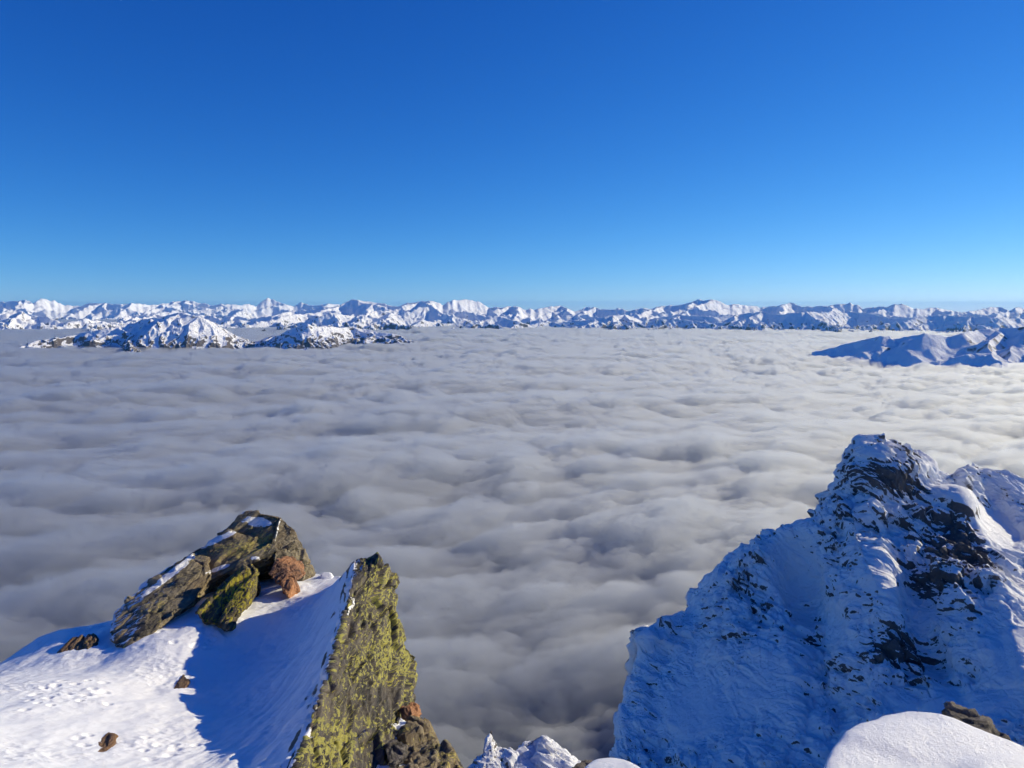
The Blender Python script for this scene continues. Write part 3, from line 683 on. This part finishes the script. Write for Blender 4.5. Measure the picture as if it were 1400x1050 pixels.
r = rock('rusty_boulder', [
    ([(366, 785, 8.95), (378, 764, 9.2), (391, 765, 9.22), (397, 786, 8.95), (384, 801, 8.8)], (0.0, 0.4, -0.1), 1.0),
    ([(387, 767, 9.2), (404, 768, 9.27), (408, 784, 9.1), (398, 794, 8.9), (390, 790, 8.95)], (0.0, 0.3, -0.1), 1.0),
    ([(383, 792, 8.85), (400, 786, 8.95), (402, 797, 8.85), (393, 814, 8.68), (386, 806, 8.74)], (0.0, 0.3, -0.3), 1.0),
], MR_RUST, (0.1, 0.2, 1), (0.8, -0.5, 0.1), grain=0.13, amp=0.6, voxel=0.009, snow_up=1.2, snow_amt=-0.3)
tag(r, 'orange brown boulder with a dark pointed foot at the head of the shaded hollow', 'rock')
r = rock('wedge_boulder', [
    ([(341, 768, 8.75), (352, 772, 8.7), (349, 795, 8.45), (330, 830, 8.05), (316, 857, 7.8), (309, 857, 7.75), (277, 850, 7.85), (268, 836, 8.0), (300, 802, 8.4)], (-0.12, 0.45, -0.4), 0.9),
], MR_WEDGE, P(345, 770, 8.75) - P(290, 855, 7.8), (-0.2, -0.2, 0.9), grain=0.22, amp=0.8, voxel=0.01, snow_up=0.97, lich=[(0.8, 320, 800, 28, 16, -35), (-0.3, 290, 845, 25, 12)])
tag(r, 'wedge shaped boulder with bright yellow lichen between two strips of snow', 'rock')
r = rock('layered_rock', [
    ([(66, 906, 7.35), (98, 874, 7.8), (113, 867, 7.85), (102, 887, 7.6), (84, 907, 7.32)], (-0.02, 0.3, -0.3), 1.0),
    ([(90, 907, 7.3), (104, 882, 7.68), (121, 865, 7.88), (129, 869, 7.85), (119, 892, 7.48), (106, 910, 7.25)], (-0.02, 0.34, -0.3), 1.0),
    ([(107, 910, 7.25), (123, 884, 7.6), (130, 870, 7.8), (135, 886, 7.58), (132, 908, 7.28)], (-0.02, 0.3, -0.3), 1.0),
], MR_BROWN, P(118, 866, 7.9) - P(90, 905, 7.3), (-0.6, -0.1, 0.7), grain=0.12, amp=0.6, voxel=0.008, snow_up=1.2)
tag(r, 'brown layered rock jutting from the snow near the cornice edge', 'rock')
r = rock('brown_stone', [
    ([(250, 921, 6.85), (258, 930, 6.7), (256, 938, 6.6), (240, 951, 6.4), (230, 955, 6.35), (233, 945, 6.45)], (-0.03, 0.2, -0.15), 0.8),
], MR_BROWN, P(252, 922, 6.85) - P(230, 955, 6.35), (-0.6, -0.1, 0.7), grain=0.09, voxel=0.006, snow_up=1.2, amp=0.35)
tag(r, 'small brown stone in the sunlit snow right at the shadow edge', 'stone')
r = rock('brown_stone', [
    ([(148, 1001, 5.15), (158, 1004, 5.1), (156, 1016, 4.95), (138, 1036, 4.7), (118, 1043, 4.6), (113, 1040, 4.65), (128, 1018, 4.95)], (-0.03, 0.2, -0.15), 0.8),
], MR_BROWN, P(150, 1001, 5.15) - P(118, 1043, 4.6), (-0.6, -0.1, 0.7), grain=0.09, voxel=0.006, snow_up=1.2, amp=0.35, lich=[(0.9, 122, 1038, 12, 8)])
tag(r, 'orange brown elongated stone with a lichen tip lying alone in the lower snow', 'stone')
r = rock('flat_stone', [([(196, 872, 7.95), (210, 863, 8.05), (213, 868, 8.0), (200, 880, 7.85), (190, 888, 7.75)], (-0.02, 0.12, -0.1), 0.8)], MR_GREY, (1, 0.5, 0), (0, 0, 1), grain=0.06, voxel=0.006, snow_up=1.1)
tag(r, 'thin flat stone half buried in snow below the long boulder', 'stone')
def lump(name, hulls, label, amp=0.3, voxel=0.015, cat='snow', grain=0.3, smooth=10):
    o = rock(name, hulls, M_GRAIN, (1, 0, 0), (0, 0, 1), grain=grain, amp=amp, voxel=voxel, crack=0.0)
    sm = o.modifiers.new('s', 'SMOOTH'); sm.factor = 0.7; sm.iterations = smooth
    tag(o, label, cat, kind='structure'); return o
lump('snow_lump', [([(437, 785, 9.7), (442, 782, 9.75), (451, 782, 9.75), (455, 788, 9.7), (452, 796, 9.6), (440, 796, 9.6)], (0.0, 0.12, -0.05), 0.9)], 'round lump of snow on the saddle between outcrop and fin', amp=0.1, voxel=0.008, cat='snow lump', grain=0.1)

# snow dome beside us with the rock behind it
dome = lump('snow_mound', [
    ([(1122, 1045, 3.45), (1130, 1018, 3.65), (1160, 990, 3.9), (1200, 968, 4.15), (1245, 961, 4.25), (1300, 972, 4.2), (1360, 1000, 4.1), (1420, 1030, 4.0), (1500, 1060, 3.9), (1500, 1300, 2.6), (1122, 1300, 2.6)], (0.0, 0.35, -0.6), 0.85),
], 'smooth glittering dome of snow in low sunlight beside a crumbly rock', amp=0.3, voxel=0.018, cat='snow mound', grain=0.5, smooth=30)
r = rock('crumbly_rock', [
    ([(1292, 968, 4.9), (1302, 963, 4.95), (1325, 972, 4.9), (1350, 981, 4.85), (1372, 1000, 4.7), (1385, 1020, 4.6), (1320, 1010, 4.6), (1290, 990, 4.75)], (0.05, 0.35, -0.5), 0.9),
], MR_GREY, (1, 0.2, -0.3), (0, 0.3, 1), grain=0.14, voxel=0.009, snow_up=0.9)
tag(r, 'crumbly grey rock frosted with snow behind the snow dome', 'rock')
lump('snow_mound', [
    ([(798, 1048, 4.6), (812, 1037, 4.75), (835, 1034, 4.8), (858, 1038, 4.75), (880, 1050, 4.6), (890, 1100, 4.2), (790, 1100, 4.2)], (0.0, 0.3, -0.3), 0.9),
], 'low rounded crest of near snow at the lower frame edge in the gap', amp=0.1, cat='snow mound', smooth=15)
r = rock('grey_stone', [([(782, 1050, 5.0), (790, 1043, 5.05), (806, 1040, 5.1), (820, 1042, 5.1), (815, 1070, 4.8), (782, 1075, 4.7)], (0.0, 0.2, -0.3), 0.9)], MR_GREY, (1, 0, 0), (0, 0, 1), grain=0.1, voxel=0.008)
tag(r, 'grey stone showing beside the low crest of near snow', 'stone')
# snow capped pinnacles lower down in the gap
r = rock('snowy_pinnacle', [
    ([(690, 1030, 17), (700, 1022, 17.2), (722, 1018, 17.3), (737, 1003, 17.5), (746, 1002, 17.5), (760, 1012, 17.4), (780, 1028, 17.2), (795, 1042, 17), (800, 1080, 16), (680, 1080, 16)], (0.3, 1.4, -2.0), 1.0),
], MR_GREY, (1, -0.3, -0.5), (-0.3, 0.4, 1), grain=0.5, voxel=0.03, snow_up=0.1, snow_amt=0.45)
tag(r, 'sunlit snow capped pinnacle with dark rock on its right shoulder in the gap', 'pinnacle')
r = rock('snowy_pinnacle', [
    ([(636, 1050, 19), (655, 1035, 19.4), (668, 1022, 19.6), (684, 1020, 19.6), (700, 1030, 19.4), (700, 1085, 18), (630, 1085, 18)], (0.3, 1.2, -2.0), 1.0),
    ([(660, 1036, 19.2), (661, 1011, 19.6), (666, 1008, 19.6), (675, 1024, 19.4), (676, 1038, 19.2)], (0.1, 0.3, 0.0), 0.9),
], MR_GREY, (0.5, 0, 1), (-0.6, -0.4, 0.5), grain=0.35, amp=0.45, voxel=0.025, snow_up=0.5, snow_amt=0.2)
tag(r, 'jagged dark pinnacle with a leaning horn of rock and blue shaded snow', 'pinnacle')

# ------------------------------------------------------------------ sky, sun, air
SUN_AZ = math.radians(68.0)      # clockwise from straight ahead
SUN_EL = math.radians(20.5)
w = bpy.data.worlds.new("World"); S.world = w; w.use_nodes = True
nt = w.node_tree; bg = nt.nodes['Background']
sky = nt.nodes.new('ShaderNodeTexSky'); sky.sky_type = 'NISHITA'; sky.sun_disc = False
sky.sun_elevation = SUN_EL; sky.sun_rotation = SUN_AZ; sky.altitude = 2500; sky.air_density = 1.0; sky.dust_density = 0.0; sky.ozone_density = 3.0
sep = nt.nodes.new('ShaderNodeSeparateColor'); cmb = nt.nodes.new('ShaderNodeCombineColor')
nt.links.new(sky.outputs[0], sep.inputs[0])
tc = nt.nodes.new('ShaderNodeTexCoord'); vm = nt.nodes.new('ShaderNodeVectorMath'); vm.operation = 'ADD'; vm.inputs[1].default_value = (0, 0, 0.022)   # the horizon of a high summit lies below eye level
nt.links.new(tc.outputs['Generated'], vm.inputs[0]); nt.links.new(vm.outputs[0], sky.inputs['Vector'])
for i, (gain, pw) in enumerate(((0.118, 1.98), (0.465, 1.27), (1.46, 0.84))):      # the deep blue of a phone picture
    a = nt.nodes.new('ShaderNodeMath'); a.operation = 'POWER'; a.inputs[1].default_value = pw
    b = nt.nodes.new('ShaderNodeMath'); b.operation = 'MULTIPLY'; b.inputs[1].default_value = gain
    nt.links.new(sep.outputs[i], a.inputs[0]); nt.links.new(a.outputs[0], b.inputs[0]); nt.links.new(b.outputs[0], cmb.inputs[i])
nt.links.new(cmb.outputs[0], bg.inputs[0]); bg.inputs[1].default_value = 0.12
sd = bpy.data.lights.new('sun', 'SUN'); sd.energy = 5.0; sd.angle = math.radians(0.5); sd.color = (1.0, 0.885, 0.62)
so = bpy.data.objects.new('sun', sd); COL.objects.link(so)
sv = Vector((math.sin(SUN_AZ) * math.cos(SUN_EL), math.cos(SUN_AZ) * math.cos(SUN_EL), math.sin(SUN_EL)))
so.rotation_euler = sv.to_track_quat('Z', 'Y').to_euler()

def build_haze():
    m = NT('air'); nd = m.n('ShaderNodeVolumePrincipled')
    nd.inputs['Color'].default_value = (0.22, 0.56, 1.0, 1); nd.inputs['Density'].default_value = 7.5e-6
    nd.inputs['Anisotropy'].default_value = 0.2
    m.t.links.new(nd.outputs[0], m.out.inputs['Volume'])
    bm = bmesh.new(); bmesh.ops.create_cube(bm, size=2)
    for v in bm.verts:
        v.co = Vector((v.co.x * 100000, v.co.y * 100000, 420 if v.co.z > 0 else -900))
    me = bpy.data.meshes.new('haze'); bm.to_mesh(me); bm.free(); me.materials.append(m.m)
    o = bpy.data.objects.new('haze', me); COL.objects.link(o)
    tag(o, 'thin blue air between the ranges', 'haze', kind='stuff')
build_haze()

S.render.engine = 'CYCLES'
S.cycles.use_denoising = True
S.cycles.max_bounces = 6; S.cycles.diffuse_bounces = 4; S.cycles.volume_bounces = 4
S.cycles.use_adaptive_sampling = True; S.cycles.adaptive_threshold = 0.04; S.cycles.adaptive_min_samples = 12
S.view_settings.view_transform = 'Standard'; S.view_settings.look = 'None'
S.view_settings.exposure = 0.0; S.view_settings.gamma = 1.0
